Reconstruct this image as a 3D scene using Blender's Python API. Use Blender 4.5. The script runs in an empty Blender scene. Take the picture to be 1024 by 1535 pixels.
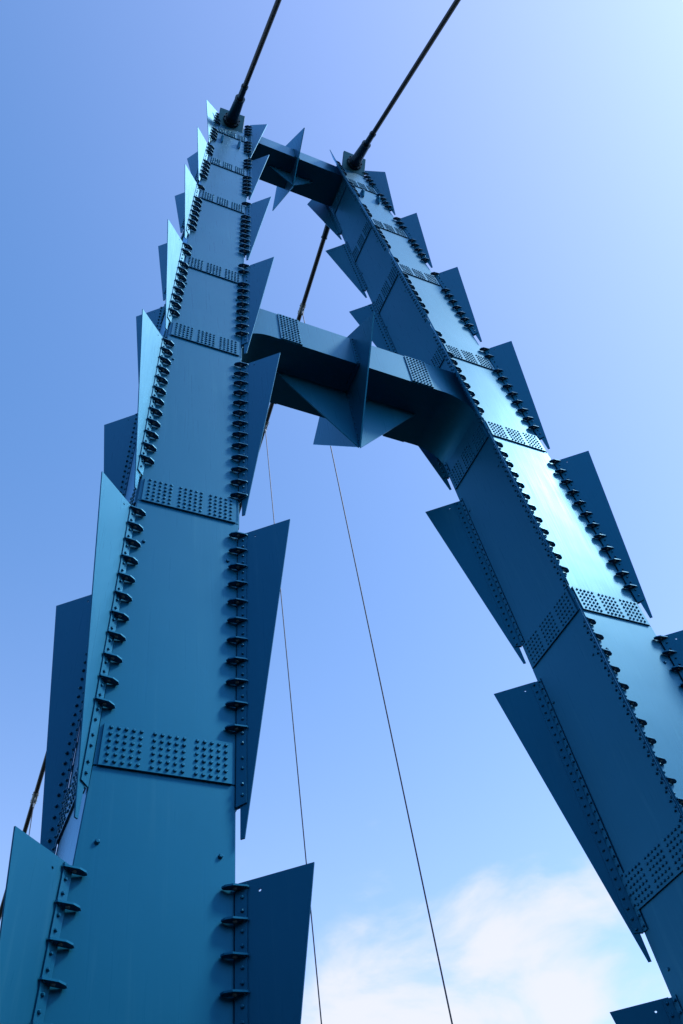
import bpy, bmesh, math, random
from mathutils import Vector, Matrix
from mathutils.geometry import tessellate_polygon

random.seed(7)
S = bpy.context.scene
COL = S.collection
R_ = math.radians

# ------------------------------------------------------------------ camera
AZ, EL, ROLL, FPX = 0.558898838, 0.874381958, -0.191198794, 1401.81
CAM = Vector((-5.3044, -6.5889, -0.0353))
fw = Vector((math.sin(AZ) * math.cos(EL), math.cos(AZ) * math.cos(EL), math.sin(EL)))
rt0 = fw.cross(Vector((0, 0, 1))).normalized()
up0 = rt0.cross(fw)
c_, s_ = math.cos(ROLL), math.sin(ROLL)
rt = rt0 * c_ + up0 * s_
up = up0 * c_ - rt0 * s_
cd = bpy.data.cameras.new('camera')
cam = bpy.data.objects.new('camera', cd)
COL.objects.link(cam)
cam.matrix_world = Matrix(((rt.x, up.x, -fw.x, CAM.x), (rt.y, up.y, -fw.y, CAM.y), (rt.z, up.z, -fw.z, CAM.z), (0, 0, 0, 1)))
cd.sensor_fit = 'VERTICAL'
cd.sensor_height = 24.0
cd.lens = 24.0 * FPX / 1535.0
cd.clip_start = 0.05
cd.clip_end = 3000
S.camera = cam

# ------------------------------------------------------------------ world
SUN_AZ, SUN_EL = 59.0, 48.5          # azimuth from -Y (towards the viewer) round to +X (right)
sun_dir = Vector((math.cos(R_(SUN_EL)) * math.sin(R_(SUN_AZ)), -math.cos(R_(SUN_EL)) * math.cos(R_(SUN_AZ)), math.sin(R_(SUN_EL))))
W = bpy.data.worlds.new('World')
S.world = W
W.use_nodes = True
nt = W.node_tree
nt.nodes.clear()


def N(t, kind, **kw):
    n = t.nodes.new(kind)
    for k, v in kw.items():
        if k.startswith('i_'):
            key = k[2:]
            n.inputs[int(key) if key.isdigit() else key].default_value = v
        else:
            setattr(n, k, v)
    return n


def math_node(t, op, a, b=None, c=None, clamp=False):
    n = t.nodes.new('ShaderNodeMath')
    n.operation = op
    n.use_clamp = clamp
    for i, x in enumerate((a, b, c)):
        if x is None:
            continue
        if hasattr(x, 'links'):
            t.links.new(x, n.inputs[i])
        else:
            n.inputs[i].default_value = x
    return n.outputs[0]


out = N(nt, 'ShaderNodeOutputWorld')
bg = N(nt, 'ShaderNodeBackground', i_Strength=0.07)
sky = N(nt, 'ShaderNodeTexSky', sky_type='NISHITA', sun_disc=False)
sky.sun_elevation = R_(SUN_EL)
sky.sun_rotation = math.atan2(sun_dir.x, sun_dir.y)
sky.altitude = 0
sky.air_density = 1.0
sky.dust_density = 0.6
sky.ozone_density = 2.5
tc = N(nt, 'ShaderNodeTexCoord')
sep = N(nt, 'ShaderNodeSeparateXYZ')
nt.links.new(tc.outputs['Generated'], sep.inputs[0])
zc = math_node(nt, 'ADD', math_node(nt, 'MAXIMUM', sep.outputs[2], 0.0), 0.16)
cx = math_node(nt, 'DIVIDE', sep.outputs[0], zc)
cy = math_node(nt, 'DIVIDE', sep.outputs[1], zc)
cv = N(nt, 'ShaderNodeCombineXYZ')
nt.links.new(cx, cv.inputs[0])
nt.links.new(cy, cv.inputs[1])
cv.inputs[2].default_value = 8.9
noi = N(nt, 'ShaderNodeTexNoise', i_Scale=3.4, i_Detail=9.0, i_Roughness=0.56, i_Distortion=0.35)
nt.links.new(cv.outputs[0], noi.inputs['Vector'])
big = N(nt, 'ShaderNodeTexNoise', i_Scale=0.75, i_Detail=2.0, i_Roughness=0.5)
cv2 = N(nt, 'ShaderNodeVectorMath', operation='ADD')
cv2.inputs[1].default_value = (0.0, 0.0, 5.0)
nt.links.new(cv.outputs[0], cv2.inputs[0])
nt.links.new(cv2.outputs[0], big.inputs['Vector'])
# clouds thicken towards the horizon
low = N(nt, 'ShaderNodeMapRange', interpolation_type='SMOOTHSTEP', clamp=True)
low.inputs[1].default_value = 0.74
low.inputs[2].default_value = 0.36
low.inputs[3].default_value = -0.17
low.inputs[4].default_value = 0.06
nt.links.new(sep.outputs[2], low.inputs[0])
amt = math_node(nt, 'ADD', math_node(nt, 'MULTIPLY', noi.outputs[0], 0.7), math_node(nt, 'MULTIPLY', big.outputs[0], 0.3))
amt = math_node(nt, 'ADD', amt, low.outputs[0])
# the bank of white cloud in view, low behind the right leg
cdir = (fw + rt * ((660 - 512) / FPX) - up * ((1500 - 767.5) / FPX)).normalized()
cdot = N(nt, 'ShaderNodeVectorMath', operation='DOT_PRODUCT')
cdot.inputs[1].default_value = tuple(cdir)
nt.links.new(tc.outputs['Generated'], cdot.inputs[0])
bank = N(nt, 'ShaderNodeMapRange', interpolation_type='SMOOTHSTEP', clamp=True)
bank.inputs[1].default_value = math.cos(R_(12))
bank.inputs[2].default_value = math.cos(R_(2))
bank.inputs[3].default_value = 0.0
bank.inputs[4].default_value = 0.125
nt.links.new(cdot.outputs['Value'], bank.inputs[0])
amt = math_node(nt, 'ADD', amt, bank.outputs[0])
cm = N(nt, 'ShaderNodeMapRange', interpolation_type='SMOOTHSTEP', clamp=True)
cm.inputs[1].default_value = 0.52
cm.inputs[2].default_value = 0.74
cm.inputs[3].default_value = 0.0
cm.inputs[4].default_value = 0.9
nt.links.new(amt, cm.inputs[0])
tint = N(nt, 'ShaderNodeMix', data_type='RGBA', blend_type='MULTIPLY')
tint.inputs[0].default_value = 1.0
tint.inputs[7].default_value = (0.95, 1.66, 2.12, 1)
nt.links.new(sky.outputs[0], tint.inputs[6])
# hazy brightening of the air round the sun: one wide and one narrow lobe added to the sky
vd = N(nt, 'ShaderNodeVectorMath', operation='DOT_PRODUCT')
vd.inputs[1].default_value = tuple(sun_dir)
nt.links.new(tc.outputs['Generated'], vd.inputs[0])
dpos = math_node(nt, 'MAXIMUM', vd.outputs['Value'], 0.0)
wide = math_node(nt, 'MULTIPLY', math_node(nt, 'POWER', dpos, 3.5), 2.7)
narrow = math_node(nt, 'MULTIPLY', math_node(nt, 'POWER', dpos, 50.0), 0.0)
lobe = math_node(nt, 'ADD', wide, narrow)
lc = N(nt, 'ShaderNodeVectorMath', operation='SCALE')
lc.inputs[0].default_value = (1.14, 0.68, 0.60)
nt.links.new(lobe, lc.inputs['Scale'])
veil = N(nt, 'ShaderNodeVectorMath', operation='ADD')
nt.links.new(tint.outputs[2], veil.inputs[0])
nt.links.new(lc.outputs[0], veil.inputs[1])
cmix = N(nt, 'ShaderNodeMix', data_type='RGBA')
cmix.inputs[7].default_value = (6.5, 6.6, 7.0, 1)
nt.links.new(cm.outputs[0], cmix.inputs[0])
# paler air lower down
lowair = math_node(nt, 'POWER', math_node(nt, 'SUBTRACT', 1.0, math_node(nt, 'MAXIMUM', sep.outputs[2], 0.0)), 2.0)
la = N(nt, 'ShaderNodeVectorMath', operation='SCALE')
la.inputs[0].default_value = (5.3, 4.1, 3.9)
nt.links.new(lowair, la.inputs['Scale'])
air = N(nt, 'ShaderNodeVectorMath', operation='ADD')
nt.links.new(veil.outputs[0], air.inputs[0])
nt.links.new(la.outputs[0], air.inputs[1])
nt.links.new(air.outputs[0], cmix.inputs[6])
nt.links.new(cmix.outputs[2], bg.inputs[0])
nt.links.new(bg.outputs[0], out.inputs[0])

# ------------------------------------------------------------------ sun
sd = bpy.data.lights.new('sun', 'SUN')
sd.energy = 1.3
sd.angle = R_(10)         # veiled by thin high haze: no crisp shadows in the photograph
sd.color = (1.0, 0.95, 0.88)
so = bpy.data.objects.new('sun', sd)
so.rotation_euler = sun_dir.to_track_quat('Z', 'Y').to_euler()
so.location = sun_dir * 60
COL.objects.link(so)

S.view_settings.view_transform = 'Standard'
S.view_settings.look = 'None'
S.view_settings.exposure = 1.0
S.view_settings.gamma = 1.0
S.view_settings.use_curve_mapping = False


# ------------------------------------------------------------------ materials
def new_mat(name):
    m = bpy.data.materials.new(name)
    m.use_nodes = True
    t = m.node_tree
    b = t.nodes['Principled BSDF']
    return m, t, b


def paint_mat(name, base, metallic=0.93, rough=0.60):
    m, t, b = new_mat(name)
    tcn = N(t, 'ShaderNodeTexCoord')
    # faint drips and brush streaks running down the plates
    mp = N(t, 'ShaderNodeMapping')
    mp.inputs['Scale'].default_value = (34, 34, 0.8)
    t.links.new(tcn.outputs['Object'], mp.inputs[0])
    n1 = N(t, 'ShaderNodeTexNoise', i_Scale=1.0, i_Detail=5.0, i_Roughness=0.6)
    t.links.new(mp.outputs[0], n1.inputs['Vector'])
    n2 = N(t, 'ShaderNodeTexNoise', i_Scale=0.8, i_Detail=2.5, i_Roughness=0.5)
    t.links.new(tcn.outputs['Object'], n2.inputs['Vector'])
    n3 = N(t, 'ShaderNodeTexNoise', i_Scale=60.0, i_Detail=2.0)
    t.links.new(tcn.outputs['Object'], n3.inputs['Vector'])
    f = math_node(t, 'ADD', math_node(t, 'MULTIPLY', n1.outputs[0], 0.5), math_node(t, 'MULTIPLY', n2.outputs[0], 0.5))
    cr = N(t, 'ShaderNodeMix', data_type='RGBA')
    cr.inputs[6].default_value = (base[0] * 0.86, base[1] * 0.88, base[2] * 0.90, 1)
    cr.inputs[7].default_value = (base[0] * 1.12, base[1] * 1.10, base[2] * 1.08, 1)
    t.links.new(f, cr.inputs[0])
    # chalky run-off streaks and dull patches
    mp2 = N(t, 'ShaderNodeMapping')
    mp2.inputs['Scale'].default_value = (11, 11, 0.28)
    t.links.new(tcn.outputs['Object'], mp2.inputs[0])
    n4 = N(t, 'ShaderNodeTexNoise', i_Scale=1.0, i_Detail=8.0, i_Roughness=0.65)
    t.links.new(mp2.outputs[0], n4.inputs['Vector'])
    sk = N(t, 'ShaderNodeMapRange', interpolation_type='SMOOTHSTEP', clamp=True)
    sk.inputs[1].default_value = 0.55
    sk.inputs[2].default_value = 0.78
    sk.inputs[3].default_value = 0.0
    sk.inputs[4].default_value = 0.38
    t.links.new(math_node(t, 'ADD', n4.outputs[0], math_node(t, 'MULTIPLY', math_node(t, 'SUBTRACT', n2.outputs[0], 0.5), 0.5)), sk.inputs[0])
    ck = N(t, 'ShaderNodeMix', data_type='RGBA')
    ck.inputs[7].default_value = (base[0] * 2 + 0.02, base[1] * 1.15 + 0.03, base[2] * 1.05 + 0.03, 1)
    t.links.new(sk.outputs[0], ck.inputs[0])
    t.links.new(cr.outputs[2], ck.inputs[6])
    t.links.new(ck.outputs[2], b.inputs['Base Color'])
    rr = N(t, 'ShaderNodeMapRange')
    rr.inputs[1].default_value = 0.3
    rr.inputs[2].default_value = 0.7
    rr.inputs[3].default_value = rough - 0.035
    rr.inputs[4].default_value = rough + 0.045
    t.links.new(f, rr.inputs[0])
    t.links.new(rr.outputs[0], b.inputs['Roughness'])
    b.inputs['Metallic'].default_value = metallic
    bp = N(t, 'ShaderNodeBump', i_Strength=0.10, i_Distance=0.004)
    h = math_node(t, 'ADD', math_node(t, 'MULTIPLY', n1.outputs[0], 0.7), math_node(t, 'MULTIPLY', n3.outputs[0], 0.15))
    t.links.new(h, bp.inputs['Height'])
    bp2 = N(t, 'ShaderNodeBump', i_Strength=0.22, i_Distance=0.03)
    t.links.new(n2.outputs[0], bp2.inputs['Height'])
    t.links.new(bp.outputs[0], bp2.inputs['Normal'])
    t.links.new(bp2.outputs[0], b.inputs['Normal'])
    # blue-tinted gloss lacquer over the metallic layer
    gl = N(t, 'ShaderNodeBsdfGlossy')
    gl.inputs['Color'].default_value = (0.36, 0.74, 0.97, 1)
    gr = N(t, 'ShaderNodeMapRange')
    gr.inputs[1].default_value = 0.35
    gr.inputs[2].default_value = 0.65
    gr.inputs[3].default_value = 0.27
    gr.inputs[4].default_value = 0.33
    t.links.new(n1.outputs[0], gr.inputs[0])
    t.links.new(gr.outputs[0], gl.inputs['Roughness'])
    t.links.new(bp2.outputs[0], gl.inputs['Normal'])
    fr = N(t, 'ShaderNodeFresnel', i_IOR=1.23)
    t.links.new(bp2.outputs[0], fr.inputs['Normal'])
    mx = N(t, 'ShaderNodeMixShader')
    t.links.new(fr.outputs[0], mx.inputs[0])
    t.links.new(b.outputs[0], mx.inputs[1])
    t.links.new(gl.outputs[0], mx.inputs[2])
    t.links.new(mx.outputs[0], t.nodes['Material Output'].inputs['Surface'])
    return m


def plain_mat(name, base, metallic, rough, var=0.25, scale=14.0):
    m, t, b = new_mat(name)
    tcn = N(t, 'ShaderNodeTexCoord')
    n = N(t, 'ShaderNodeTexNoise', i_Scale=scale, i_Detail=4.0)
    t.links.new(tcn.outputs['Object'], n.inputs['Vector'])
    cr = N(t, 'ShaderNodeMix', data_type='RGBA')
    cr.inputs[6].default_value = tuple(x * (1 - var) for x in base) + (1,)
    cr.inputs[7].default_value = tuple(min(1, x * (1 + var)) for x in base) + (1,)
    t.links.new(n.outputs[0], cr.inputs[0])
    t.links.new(cr.outputs[2], b.inputs['Base Color'])
    b.inputs['Metallic'].default_value = metallic
    b.inputs['Roughness'].default_value = rough
    return m


PAINT = paint_mat('blue_paint', (0.0005, 0.106, 0.198))
ZINC = plain_mat('zinc_steel', (0.20, 0.22, 0.23), 0.6, 0.5)
ANCHOR = plain_mat('anchor_plate_paint', (0.012, 0.075, 0.11), 0.7, 0.5)
CABLE = plain_mat('cable_sheath', (0.02, 0.024, 0.03), 0.2, 0.45)
SOCKET = plain_mat('socket_paint', (0.012, 0.035, 0.055), 0.5, 0.35)
WIRE = plain_mat('wire_steel', (0.03, 0.035, 0.045), 0.5, 0.5)
CONCRETE = plain_mat('concrete', (0.30, 0.29, 0.27), 0.0, 0.85, 0.15, 3.0)
ASPHALT = plain_mat('asphalt', (0.05, 0.05, 0.052), 0.0, 0.9, 0.2, 30.0)
GRASS = plain_mat('grass_ground', (0.016, 0.022, 0.011), 0.0, 0.95, 0.4, 0.6)


# ------------------------------------------------------------------ mesh helpers
class MB:
    def __init__(self):
        self.v, self.f, self.m = [], [], []

    def add(self, vs, fs, mi=0):
        k = len(self.v)
        self.v += [tuple(x) for x in vs]
        self.f += [tuple(i + k for i in f) for f in fs]
        self.m += [mi] * len(fs)

    def hexa(self, p, mi=0):
        """p: 4 bottom corners then 4 top corners"""
        self.add(p, [(3, 2, 1, 0), (4, 5, 6, 7), (0, 1, 5, 4), (1, 2, 6, 5), (2, 3, 7, 6), (3, 0, 4, 7)], mi)

    def slab(self, quad, off, thick, mi=0):
        """flat plate: quad of points, pushed along unit vector off"""
        a = [Vector(q) for q in quad]
        b = [q + off * thick for q in a]
        self.hexa(a + b, mi)

    def plate(self, outline, holes, nrm, thick, mi=0):
        """planar outline (with holes) extruded both ways by thick/2 along nrm"""
        rings = [outline] + holes
        tri = tessellate_polygon([[Vector(q) for q in r] for r in rings])
        flat = [Vector(q) for r in rings for q in r]
        n = len(flat)
        h = nrm * (thick / 2)
        vs = [q + h for q in flat] + [q - h for q in flat]
        fs = []
        for a, b, c in tri:
            if (flat[b] - flat[a]).cross(flat[c] - flat[a]).dot(nrm) < 0:
                b, c = c, b
            fs.append((a, b, c))
            fs.append((c + n, b + n, a + n))
        k = 0
        for r in rings:
            m = len(r)
            for i in range(m):
                j = (i + 1) % m
                fs.append((k + i, k + j, k + j + n, k + i + n))
            k += m
        self.add(vs, fs, mi)

    def tube(self, p0, p1, r0, r1=None, seg=16, mi=0, cap=True):
        p0, p1 = Vector(p0), Vector(p1)
        r1 = r0 if r1 is None else r1
        d = (p1 - p0).normalized()
        a = d.orthogonal().normalized()
        b = d.cross(a)
        vs = []
        for p, r in ((p0, r0), (p1, r1)):
            for i in range(seg):
                t = 2 * math.pi * i / seg
                vs.append(p + (a * math.cos(t) + b * math.sin(t)) * r)
        fs = [(i, (i + 1) % seg, (i + 1) % seg + seg, i + seg) for i in range(seg)]
        if cap:
            fs += [tuple(reversed(range(seg))), tuple(range(seg, 2 * seg))]
        self.add(vs, fs, mi)

    def bolt(self, p, n, r=0.0185, h=0.016, mi=0, seg=6):
        """low round head standing on a surface"""
        n = Vector(n)
        r *= random.uniform(0.93, 1.07)
        h *= random.uniform(0.85, 1.15)
        a = Matrix.Rotation(random.random() * 1.05, 3, n) @ n.orthogonal().normalized()
        b = n.cross(a)
        vs = []
        for rr, hh in ((r, -0.004), (r, h * 0.55), (r * 0.6, h)):
            for i in range(seg):
                t = 2 * math.pi * i / seg
                vs.append(p + n * hh + (a * math.cos(t) + b * math.sin(t)) * rr)
        fs = []
        for k in (0, seg):
            fs += [(k + i, k + (i + 1) % seg, k + (i + 1) % seg + seg, k + i + seg) for i in range(seg)]
        fs.append(tuple(range(2 * seg, 3 * seg)))
        self.add(vs, fs, mi)

    def mesh(self, name, mats, fix=True, bevel=0.0):
        me = bpy.data.meshes.new(name)
        me.from_pydata([tuple(v) for v in self.v], [], self.f)
        for m in (mats if isinstance(mats, (list, tuple)) else [mats]):
            me.materials.append(m)
        me.polygons.foreach_set('material_index', self.m)
        if fix or bevel:
            bm = bmesh.new()
            bm.from_mesh(me)
            if bevel:
                bmesh.ops.bevel(bm, geom=bm.edges[:], offset=bevel, segments=1, affect='EDGES', profile=0.5)
            bmesh.ops.recalc_face_normals(bm, faces=bm.faces[:])
            bm.to_mesh(me)
            bm.free()
        me.update()
        return me

    def build(self, name, mats, parent=None, kind=None, bevel=0.0):
        o = bpy.data.objects.new(name, self.mesh(name, mats, True, bevel))
        COL.objects.link(o)
        if parent:
            o.parent = parent
        if kind:
            o['kind'] = kind
        return o


def tag(o, label, cat, group=None):
    o['label'] = label
    o['category'] = cat
    if group:
        o['group'] = group
    return o


def empty(name, loc=(0, 0, 0)):
    o = bpy.data.objects.new(name, None)
    o.empty_display_size = 0.5
    COL.objects.link(o)
    o.location = loc
    return o


# ------------------------------------------------------------------ ground
GZ = -1.65
mb = MB()
mb.hexa([(-900, -900, GZ - 0.5), (900, -900, GZ - 0.5), (900, 900, GZ - 0.5), (-900, 900, GZ - 0.5),
         (-900, -900, GZ), (900, -900, GZ), (900, 900, GZ), (-900, 900, GZ)])
mb.build('ground', GRASS, None, 'structure')
mb = MB()
mb.hexa([(-2.5, -60, GZ - 0.1), (2.5, -60, GZ - 0.1), (2.5, 80, GZ - 0.1), (-2.5, 80, GZ - 0.1),
         (-2.5, -60, GZ + 0.12), (2.5, -60, GZ + 0.12), (2.5, 80, GZ + 0.12), (-2.5, 80, GZ + 0.12)])
mb.build('bridge_deck', ASPHALT, None, 'structure')

# ------------------------------------------------------------------ pylon frame curves
LIN = dict(xi=(3.12794567, -0.0634548566), xo=(4.5279496, -0.0790175454), yf=(0.0, 0.0206252660), yb=(1.49041513, 0.00758170489))
QUA = dict(xi=-0.233711488, xo=-0.283105157, yf=0.259463221, yb=-0.0505340355)
ZS = [5.009, 8.770, 13.042, 15.821, 19.638, 22.351, 25.371]
ZTOP = 26.85


def cv_(k, z):
    a, b = LIN[k]
    v = a + b * z + QUA[k] * ((z - 15) / 15) ** 2
    if k == 'xi' and z > 22.3:
        v += 0.05 * (z - 22.3) / 3.0
    if k == 'xo' and z > 22.3:
        v += 0.02 * (z - 22.3) / 3.0
    if k == 'xo' and z < 5.0:
        v += 0.03 * (5.0 - z)
    return v


def corner(s, x, y, z):
    return Vector((s * cv_(x, z), cv_(y, z), z))


pylon = empty('bridge_pylon', (0, 0.9, GZ))
tag(pylon, 'tall blue steel bridge pylon of two leaning legs and two crossbeams edged with triangular fins', 'bridge pylon')
OFF = Vector((0, -0.9, -GZ))


def part(mb, name, mats, parent, kind=None, bevel=0.0):
    """builds in world coordinates under a parent that sits at the pylon's base or at its own zero"""
    o = mb.build(name, mats, parent, kind, bevel)
    if parent is pylon:
        o.location = OFF
    return o


# ---- legs: box segments bolted together, each with splice plates on its four faces
FACES = (('xi', 'yf', 'xo', 'yf'), ('xo', 'yf', 'xo', 'yb'), ('xo', 'yb', 'xi', 'yb'), ('xi', 'yb', 'xi', 'yf'))
levels = [GZ + 0.35, 1.15] + ZS + [ZTOP]
for s in (-1, 1):
    mb = MB()
    q = [corner(s, a, b, GZ) for a, b in (('xi', 'yf'), ('xo', 'yf'), ('xo', 'yb'), ('xi', 'yb'))]
    ctr = sum(q, Vector()) / 4
    big_ = [ctr + (p - ctr) * 1.35 for p in q]
    mb.hexa([p - Vector((0, 0, 0.3)) for p in big_] + [p + Vector((0, 0, 0.345)) for p in big_])
    part(mb, 'plinth', CONCRETE, pylon, None, 0.03)
    for i in range(len(levels) - 1):
        z0, z1 = levels[i] + 0.002, levels[i + 1] - 0.002
        mb = MB()
        lo = [corner(s, a, b, z0) for a, b in (('xi', 'yf'), ('xo', 'yf'), ('xo', 'yb'), ('xi', 'yb'))]
        hi = [corner(s, a, b, z1) for a, b in (('xi', 'yf'), ('xo', 'yf'), ('xo', 'yb'), ('xi', 'yb'))]
        mb.hexa(lo + hi)
        seg = part(mb, 'leg_segment', PAINT, pylon, None, 0.008)
        bolts = MB()
        zs = levels[i]
        for fi, (xa, ya, xb, yb) in enumerate(FACES):
            A0, B0 = corner(s, xa, ya, zs), corner(s, xb, yb, zs)
            A1, B1 = corner(s, xa, ya, zs + 0.45), corner(s, xb, yb, zs + 0.45)
            u = (B0 - A0).normalized()
            w = (B0 - A0).length
            tz = ((A1 + B1) - (A0 + B0)).normalized()
            n = u.cross(tz).normalized()
            cen = (corner(s, 'xi', 'yf', zs) + corner(s, 'xo', 'yb', zs)) / 2
            if n.dot((A0 + B0) / 2 - cen) < 0:
                n = -n
            if i > 0:
                pm = MB()
                ins = 0.045
                pm.slab([A0 + u * ins - tz * 0.004, B0 - u * ins - tz * 0.004, B1 - u * ins, A1 + u * ins], n, 0.024)
                pm.build('splice_plate', PAINT, seg)
                st = (w - 2 * 0.11 - 2 * 0.055) / 14.0
                for c in range(15):
                    a = 0.11 + c * st + (c // 5) * 0.055
                    for r in range(6):
                        f = (0.045 + r * 0.072) / 0.45
                        p = (A0 + (B0 - A0) * (a / w)) * (1 - f) + (A1 + (B1 - A1) * (a / w)) * f
                        bolts.bolt(p + n * 0.024, n)
            # single plugs on the plain face below the next splice
            zz = levels[i + 1] - 0.72
            if z1 - z0 > 2 and fi in (0, 3):
                for t in (0.10, 0.88):
                    p = corner(s, xa, ya, zz) * (1 - t) + corner(s, xb, yb, zz) * t
                    bolts.bolt(p, n, 0.021, 0.018, seg=8)
        if bolts.v:
            bolts.build('bolts', PAINT, seg, 'stuff')

# ---- lifting lugs standing on the front faces near the top
for s in (-1, 1):
    for t, zz in ((0.27, 24.72), (0.74, 24.66)):
        p = corner(s, 'xi', 'yf', zz) * (1 - t) + corner(s, 'xo', 'yf', zz) * t
        m = MB()
        m.plate([p + Vector((0, y, z)) for y, z in ((0.01, -0.20), (-0.06, -0.20), (-0.15, -0.03), (-0.15, 0.06), (-0.06, 0.20), (0.01, 0.20))],
                [[p + Vector((0, -0.085 + 0.028 * math.cos(k * math.pi / 4), 0.01 + 0.028 * math.sin(k * math.pi / 4))) for k in range(8)]], Vector((1, 0, 0)), 0.03)
        part(m, 'lifting_lug', PAINT, pylon)

# ---- bracket mesh (two mirror images), local axes: a = inwards along the face, n = out of the face, t = up the leg


def bracket_mesh(sign):
    b = MB()
    outl = [(0.0, 0.016), (0.105, 0.003), (0.128, 0.022), (0.110, 0.060), (0.052, 0.096), (-0.066, 0.104), (-0.084, 0.094)]
    pts = [Vector((sign * x, y, 0)) for x, y in outl]
    b.plate(pts, [], Vector((0, 0, 1)), 0.016)
    b.bolt(Vector((sign * 0.020, 0.052, -0.009)), Vector((0, 0, -1)), 0.021, 0.012, 1, 8)
    b.bolt(Vector((sign * -0.050, 0.080, -0.009)), Vector((0, 0, -1)), 0.010, 0.010, 0, 6)
    return b


BR = {}
for sg in (1, -1):
    BR[sg] = (bracket_mesh(sg), bracket_mesh(sg).mesh('bracket', [PAINT, ZINC]))

FINS = [(0.10, 4.05, 0.69), (4.45, 8.55, 0.66), (8.92, 12.75, 0.645), (13.12, 16.67, 0.61), (17.0, 20.25, 0.585), (20.62, 23.60, 0.565), (23.92, 26.72, 0.56)]
CORN = (('xi', 'yf', -1, -1), ('xo', 'yf', 1, -1), ('xo', 'yb', 1, 1), ('xi', 'yb', -1, 1))
for s in (-1, 1):
    for (xk, yk, ox, oy) in CORN:
        D = Vector((s * ox * math.cos(R_(41)), oy * math.sin(R_(41)), 0))
        for lv, (zb, zt, wid) in enumerate(FINS):
            P0, P1 = corner(s, xk, yk, zb), corner(s, xk, yk, zt)
            L = (P1 - P0).length
            T = (P1 - P0).normalized()
            nrm = D.cross(T).normalized()
            Du = T.cross(nrm).normalized()
            if Du.dot(D) < 0:
                Du = -Du
            inward = Vector((-s * ox, 0, 0))            # along the front/back face
            fn = Vector((0, oy, 0))                      # outward normal of that face
            face_side = 1 if nrm.dot(fn) > 0 else -1
            top = lv == len(FINS) - 1

            def Q(u, z):
                """point on the fin's middle plane; z measured up the leg edge"""
                return P0 + (P1 - P0) * ((z - zb) / (zt - zb)) + D * u
            fm = MB()
            if top:
                ol = [Q(0.04, zb), Q(0.07, zb), Q(wid, zt), Q(0.05, zt + 0.62)]
                hp = (0.2, zt - 0.15)
            else:
                ol = [Q(0.045, zb), Q(0.085, zb), Q(wid, zt), Q(0.03, zt)]
                hp = (0.215, zt - 0.11)
            hole = [Q(hp[0] + 0.013 * math.cos(k * math.pi / 4), hp[1] + 0.013 * math.sin(k * math.pi / 4)) for k in range(8)]
            fm.plate(ol, [hole], nrm, 0.014)
            fin = part(fm, 'fin', PAINT, pylon)
            # mounting strips on both sides of the fin root, with their bolts
            bl = MB()
            for sd_ in (1, -1):
                sm = MB()
                off = nrm * sd_
                z0s, z1s = zb + 0.32, zt - 0.015
                sm.slab([Q(0.006, z0s) + off * 0.0075, Q(0.108, z0s + 0.02) + off * 0.0075, Q(0.108, z1s) + off * 0.0075, Q(0.006, z1s) + off * 0.0075], off, 0.014)
                if sd_ != face_side:
                    # angle leg lying on the side face
                    sn = Vector((s * ox, 0, 0))
                    iny = Vector((0, -oy, 0))
                    e0, e1 = Q(0, z0s), Q(0, z1s)
                    sm.slab([e0 + sn * 0.003, e0 + iny * 0.085 + sn * 0.003, e1 + iny * 0.085 + sn * 0.003, e1 + sn * 0.003], sn, 0.013)
                    nb = int((z1s - z0s) / 0.125)
                    for k in range(nb):
                        zz = z0s + 0.05 + k * (z1s - z0s - 0.1) / (nb - 1)
                        bl.bolt(Q(0.066, zz) + off * 0.0215, off, 0.019, 0.024)
                        bl.bolt(Q(0, zz) + iny * 0.055 + sn * 0.016, sn, 0.017, 0.022)
                else:
                    z = zt - 0.055
                    while z > z0s + 0.1:
                        for dz in (0.085, 0.20):
                            bl.bolt(Q(0.068, z - dz) + off * 0.0215, off, 0.016, 0.018)
                        z -= 0.285
                sm.build('mounting_strip', PAINT, fin)
            bl.build('bolts', PAINT, fin, 'stuff')
            # triangular brackets between fin and face
            sgn = 1 if inward.cross(fn).dot(T) > 0 else -1
            a = inward * sgn
            joined = MB()
            z = zt - (0.055 if not top else -0.25)
            while z > zb + 0.36:
                if not any(zs_ - 0.02 < z < zs_ + 0.47 for zs_ in ZS):
                    p = Q(0, z)
                    M = Matrix(((a.x, fn.x, T.x, p.x), (a.y, fn.y, T.y, p.y), (a.z, fn.z, T.z, p.z), (0, 0, 0, 1))) @ Matrix.Rotation(R_(random.gauss(0, 1.1)), 4, 'Y') @ Matrix.Rotation(R_(random.gauss(0, 1.2)), 4, 'X')
                    if oy < 0 and lv <= 4:
                        o = bpy.data.objects.new('bracket', BR[sgn][1])
                        COL.objects.link(o)
                        o.parent = fin
                        o.matrix_local = M
                    else:
                        src = BR[sgn][0]
                        k = len(joined.v)
                        joined.v += [tuple(M @ Vector(v)) for v in src.v]
                        joined.f += [tuple(i + k for i in f) for f in src.f]
                        joined.m += src.m
                z -= 0.285 + random.uniform(-0.006, 0.006)
            if joined.v:
                joined.build('brackets', [PAINT, ZINC], fin, 'stuff')


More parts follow.
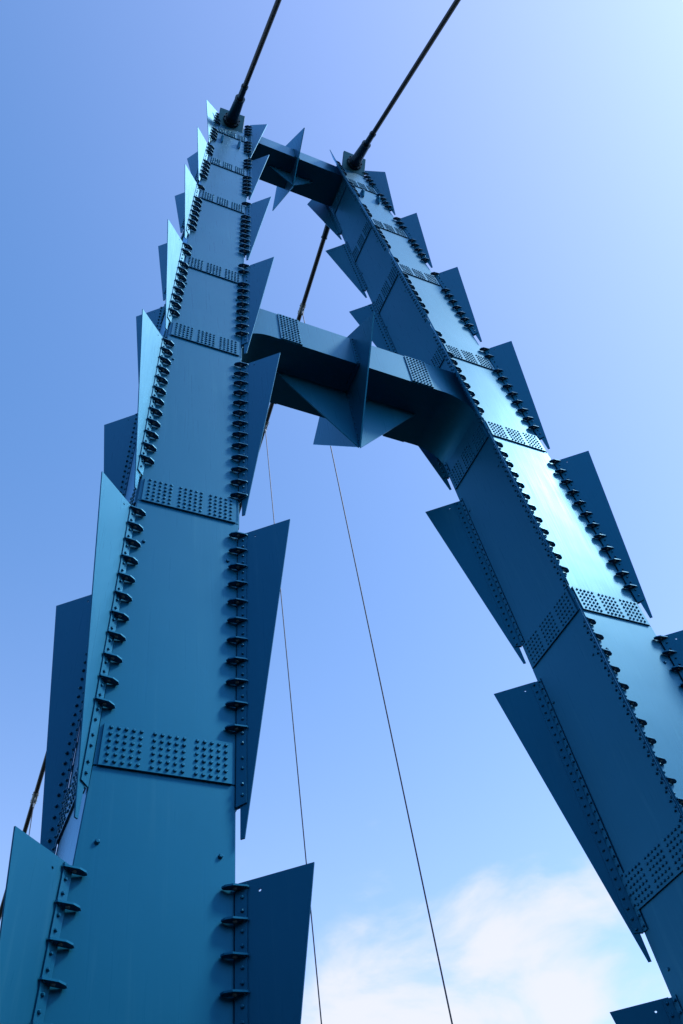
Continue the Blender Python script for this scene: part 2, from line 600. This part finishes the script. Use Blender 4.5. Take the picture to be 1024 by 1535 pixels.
# ---- crossbeams
def crossbeam(zt, zb, yf, yb, hr, kite, keel_x, keel_y, splice_x, lugs):
    prof = []
    nseg = 24

    def xe(z):
        return cv_('xi', z) + 0.004
    prof.append((-xe(zt), zt))
    prof.append((xe(zt), zt))
    if hr > 0:
        zz = zb - hr
        for k in range(nseg + 1):
            t = math.pi / 2 * k / nseg
            prof.append((xe(zz + hr * (1 - math.cos(t)) * 0 + hr * math.sin(t)) - hr * (1 - math.cos(t)), zz + hr * math.sin(t)))
        for x, z in reversed(prof[2:]):
            prof.append((-x, z))
    else:
        prof.append((xe(zb), zb))
        prof.append((-xe(zb), zb))
    ym = (yf + yb) / 2
    m = MB()
    m.plate([Vector((x, ym, z)) for x, z in prof], [], Vector((0, 1, 0)), yb - yf)
    beam = part(m, 'crossbeam', PAINT, pylon)
    bolts = MB()
    for x0, x1 in splice_x:
        for y, off in ((yf, Vector((0, -1, 0))), (yb, Vector((0, 1, 0)))):
            pm = MB()
            pm.slab([Vector((x0, y, zb + 0.015)), Vector((x1, y, zb + 0.015)), Vector((x1, y, zt - 0.015)), Vector((x0, y, zt - 0.015))], off, 0.022)
            pm.build('splice_plate', PAINT, beam)
            for c in range(6):
                for r in range(11):
                    bolts.bolt(Vector((x0 + 0.05 + c * (x1 - x0 - 0.1) / 5, y, zb + 0.06 + r * (zt - zb - 0.12) / 10)) + off * 0.022, off, 0.018, 0.02)
    F, C, B, Tp = kite
    km = MB()
    km.plate([Vector((0, *F)), Vector((0, *C)), Vector((0, *B)), Vector((0, *Tp))], [], Vector((1, 0, 0)), 0.024)
    km.build('cross_plate', PAINT, beam)
    for sx in (-1, 1):
        for za, zz in ((zb, C[1]), (zt, Tp[1])):
            g = MB()
            a = 0.002 if za == zt else -0.002
            g.plate([Vector((sx * 0.013, keel_y, za + a)), Vector((sx * keel_x, keel_y, za + a)), Vector((sx * 0.013, keel_y, zz + (0.02 if zz < za else -0.02)))], [], Vector((0, 1, 0)), 0.022)
            g.build('keel_plate', PAINT, beam)
    # angle strips holding the cross plate to the beam faces
    for sx in (-1, 1):
        st = MB()
        st.hexa([(sx * 0.013, yf - 0.016, zb + 0.02), (sx * 0.085, yf - 0.016, zb + 0.02), (sx * 0.085, yf - 0.002, zb + 0.02), (sx * 0.013, yf - 0.002, zb + 0.02),
                 (sx * 0.013, yf - 0.016, zt - 0.02), (sx * 0.085, yf - 0.016, zt - 0.02), (sx * 0.085, yf - 0.002, zt - 0.02), (sx * 0.013, yf - 0.002, zt - 0.02)])
        st.hexa([(sx * 0.013, keel_y - 0.10, zb - 0.016), (sx * 0.085, keel_y - 0.10, zb - 0.016), (sx * 0.085, yf + 0.02, zb - 0.016), (sx * 0.013, yf + 0.02, zb - 0.016),
                 (sx * 0.013, keel_y - 0.10, zb - 0.002), (sx * 0.085, keel_y - 0.10, zb - 0.002), (sx * 0.085, yf + 0.02, zb - 0.002), (sx * 0.013, yf + 0.02, zb - 0.002)])
        st.build('mounting_strip', PAINT, beam)
        n = max(5, int((zt - zb) / 0.1))
        for k in range(n):
            z = zb + 0.06 + k * (zt - zb - 0.12) / (n - 1)
            bolts.bolt(Vector((sx * 0.05, yf - 0.016, z)), Vector((0, -1, 0)), 0.016, 0.02)
    # bolts down the joint between cross plate and keel
    for k in range(9):
        t = (k + 1) / 10
        z = zb + (C[1] - zb) * t
        for sx in (-1, 1):
            bolts.bolt(Vector((sx * 0.012, keel_y - 0.05, z)), Vector((sx, 0, 0)), 0.014, 0.02)
    bolts.build('bolts', PAINT, beam, 'stuff')
    for lx in lugs:
        lm = MB()
        lm.plate([Vector((lx + 0.10 * math.cos(math.pi * k / 8), yf + 0.10, zt - 0.003 + 0.10 * math.sin(math.pi * k / 8))) for k in range(9)],
                 [[Vector((lx + 0.03 * math.cos(math.pi * k / 4), yf + 0.10, zt + 0.045 + 0.03 * math.sin(math.pi * k / 4))) for k in range(8)]], Vector((0, 1, 0)), 0.03)
        lm.build('lifting_lug', PAINT, beam)
    return beam


crossbeam(15.14, 14.22, 0.335, 1.575, 0.55, ((-0.442, 14.79), (0.93, 12.50), (2.42, 14.60), (0.95, 15.86)), 1.40, 0.955,
          ((-1.51, -1.11), (1.035, 1.475)), (-0.70, 0.49))
crossbeam(26.60, 25.93, 0.675, 1.60, 0.0, ((-0.01, 26.48), (1.17, 25.02), (2.46, 26.40), (1.17, 28.2)), 0.70, 1.14, (), ())


# ------------------------------------------------------------------ main cables
def ray_y(px, y):
    d = fw + rt * ((px[0] - 512) / FPX) - up * ((px[1] - 767.5) / FPX)
    return CAM + d * ((y - CAM.y) / d.y)


def main_cable(base, d, length, label, front, clamps=(), stretch=0.0):
    """anchor plate, socket, cable and clamps; base sits on the anchor plate"""
    d = d.normalized()
    root = empty('main_cable', base)
    tag(root, label, 'cable', 'main suspension cables')
    x = d.cross(Vector((0, 0, 1))).normalized()
    y = x.cross(d).normalized()
    m = MB()
    hw, hh = 0.35, 0.33
    z0 = Vector((0, 0, 0))
    m.slab([x * -hw - y * hh - d * 0.07, x * hw - y * hh - d * 0.07, x * hw + y * hh - d * 0.07, x * -hw + y * hh - d * 0.07], d, 0.07)
    m.build('anchor_plate', ANCHOR, root, None, 0.006)
    m = MB()
    m.tube(z0, d * 0.07, 0.235, 0.225, 24)
    m.tube(d * 0.07, d * 0.15, 0.18, 0.17, 24)
    m.tube(d * 0.14, d * 0.80, 0.155, 0.125, 24)
    m.tube(d * 0.79, d * 0.84, 0.135, 0.135, 24)
    m.tube(d * 0.83, d * 1.22, 0.088, 0.082, 24)
    m.tube(d * 1.21, d * 1.27, 0.094, 0.094, 24)
    k = m.build('socket', SOCKET, root)
    bm_ = MB()
    for i in range(10):
        t = 2 * math.pi * i / 10
        bm_.bolt(d * 0.07 + (x * math.cos(t) + y * math.sin(t)) * 0.205, d, 0.018, 0.03)
    bm_.build('bolts', SOCKET, k, 'stuff')
    m = MB()
    m.tube(d * 1.2, d * length, 0.066, 0.066, 14)
    m.build('strand', CABLE, root)
    for c in clamps:
        m = MB()
        m.tube(d * (c - 0.15), d * (c + 0.15), 0.083, 0.083, 16)
        m.tube(d * (c - 0.17), d * (c - 0.15), 0.090, 0.090, 16)
        m.tube(d * (c + 0.15), d * (c + 0.17), 0.090, 0.090, 16)
        m.slab([d * (c - 0.08) + x * 0.012 - y * 0.07, d * (c + 0.08) + x * 0.012 - y * 0.07, d * (c + 0.05) + x * 0.012 - y * 0.19, d * (c - 0.05) + x * 0.012 - y * 0.19], -x, 0.024)
        for sx in (-1, 1):
            for dd in (-0.09, 0.09):
                m.bolt(d * (c + dd) + x * sx * 0.081, x * sx, 0.015, 0.018)
        m.build('clamp', ZINC, root)
    return root


bL = ray_y((347, 181), 0.56)
bR = ray_y((531, 245), 0.56)
main_cable(bL, Vector((-0.035, -1, -0.55)), 46, 'dark cable rising from the left leg top, leftmost of the two upper cables', True)
main_cable(bR, Vector((0.0, -1, -0.55)), 46, 'dark cable rising from the right leg top, rightmost of the two upper cables', True)


def line_pts(x0, px0, x1, px1):
    """rays through two pixels met with two planes x = const"""
    P = []
    for X, q in ((x0, px0), (x1, px1)):
        d = fw + rt * ((q[0] - 512) / FPX) - up * ((q[1] - 767.5) / FPX)
        P.append(CAM + d * ((X - CAM.x) / d.x))
    return P


a, b = line_pts(1.78, (489, 347), 1.95, (398, 637))
d = (b - a).normalized()
base = a - d * 1.05
h1 = line_pts(1.84, (452, 463), 1.95, (398, 640))
cl = [(h1[0] - base).dot(d), (h1[1] - base).dot(d)]
main_cable(base, d, 62, 'dark rear cable slanting down from the right leg, seen between the crossbeams', False, cl)


def hanger(p, label, px=None):
    m = MB()
    bot = Vector((0, 0, GZ + 0.12 - p.z))
    if px:                                   # a wire that does not hang quite plumb
        r = fw + rt * ((px[0] - 512) / FPX) - up * ((px[1] - 767.5) / FPX)
        k = ((p.x - CAM.x) * r.x + (p.y - CAM.y) * r.y) / (r.x * r.x + r.y * r.y)
        q = CAM + r * k - p
        bot = q * (bot.z / q.z)
    m.tube((0, 0, -0.10), bot, 0.0125, 0.0125, 8)
    o = m.build('hanger_wire', WIRE)
    o.location = p
    m = MB()
    m.tube((0, 0, -0.02), (0, 0, -0.16), 0.03, 0.022, 10)
    m.tube((-0.035, 0, -0.03), (0.035, 0, -0.03), 0.018, 0.018, 8)
    f = m.build('end_fitting', ZINC, o)
    return tag(o, label, 'wire', 'thin vertical hanger wires')


hanger(base + d * cl[0] + Vector((0, 0, -0.17)), 'thin dark wire running from under the crossbeam middle to the bottom edge', (678, 1535))
hanger(base + d * cl[1] + Vector((0, 0, -0.17)), 'thin dark wire partly hidden by the fins right of the left leg', (482, 1535))

tb = Vector((-1.80, 1.72, 26.1))
q = line_pts(-2.2, (52, 1196), -2.2, (52, 1196))[0] - CAM
k = (tb.z + 0.52 * (tb.y - CAM.y) - CAM.z) / (q.z + 0.52 * q.y)
cpt = CAM + q * k
d = (cpt - tb).normalized()
c0 = (cpt - tb).length
main_cable(tb, d, 62, 'dark rear cable low at the far left behind the left leg', False, (c0 - 3.6, c0))
hanger(tb + d * c0 + Vector((0, 0, -0.17)), 'thin wire below the pale clamp of the cable at the far left')
hanger(tb + d * (c0 - 3.6) + Vector((0, 0, -0.17)), 'thin wire at the far left coming out from behind the dark fin beside the cable')


# ------------------------------------------------------------------ unseen belt of trees behind the photographer, added to darken the legs' low reflections
LEAF = plain_mat('foliage', (0.035, 0.055, 0.02), 0.0, 0.7, 0.5, 0.8)
rnd = random.Random(11)
wood = MB()
for i in range(64):
    az = rnd.uniform(-112, 62)
    if -7 < az < 7:
        continue
    r = rnd.uniform(25, 38)
    h = rnd.uniform(11.5, 16.5) * r / 30
    cx_, cy_ = r * math.sin(R_(az)), -r * math.cos(R_(az))
    wood.tube((cx_, cy_, GZ - 0.1), (cx_, cy_, GZ + h * 0.55), 0.28, 0.12, 6)
    cr_ = rnd.uniform(2.6, 3.8)
    for k in range(420):
        while True:
            x, y, z = rnd.uniform(-1, 1), rnd.uniform(-1, 1), rnd.uniform(-1, 1)
            q = x * x + y * y + z * z
            if 0.25 < q < 1:
                break
        p = Vector((cx_ + x * cr_, cy_ + y * cr_, GZ + h * 0.58 + z * h * 0.43))
        a_ = Vector((rnd.gauss(0, 1), rnd.gauss(0, 1), rnd.gauss(0, 1))).normalized()
        b_ = a_.orthogonal().normalized() * rnd.uniform(0.3, 0.65)
        a_ = a_ * rnd.uniform(0.4, 0.8)
        wood.add([p - a_, p + b_, p + a_, p - b_], [(0, 1, 2, 3)])
wood_o = bpy.data.objects.new('far_wood', wood.mesh('far_wood', LEAF, False))
COL.objects.link(wood_o)
wood_o['kind'] = 'stuff'
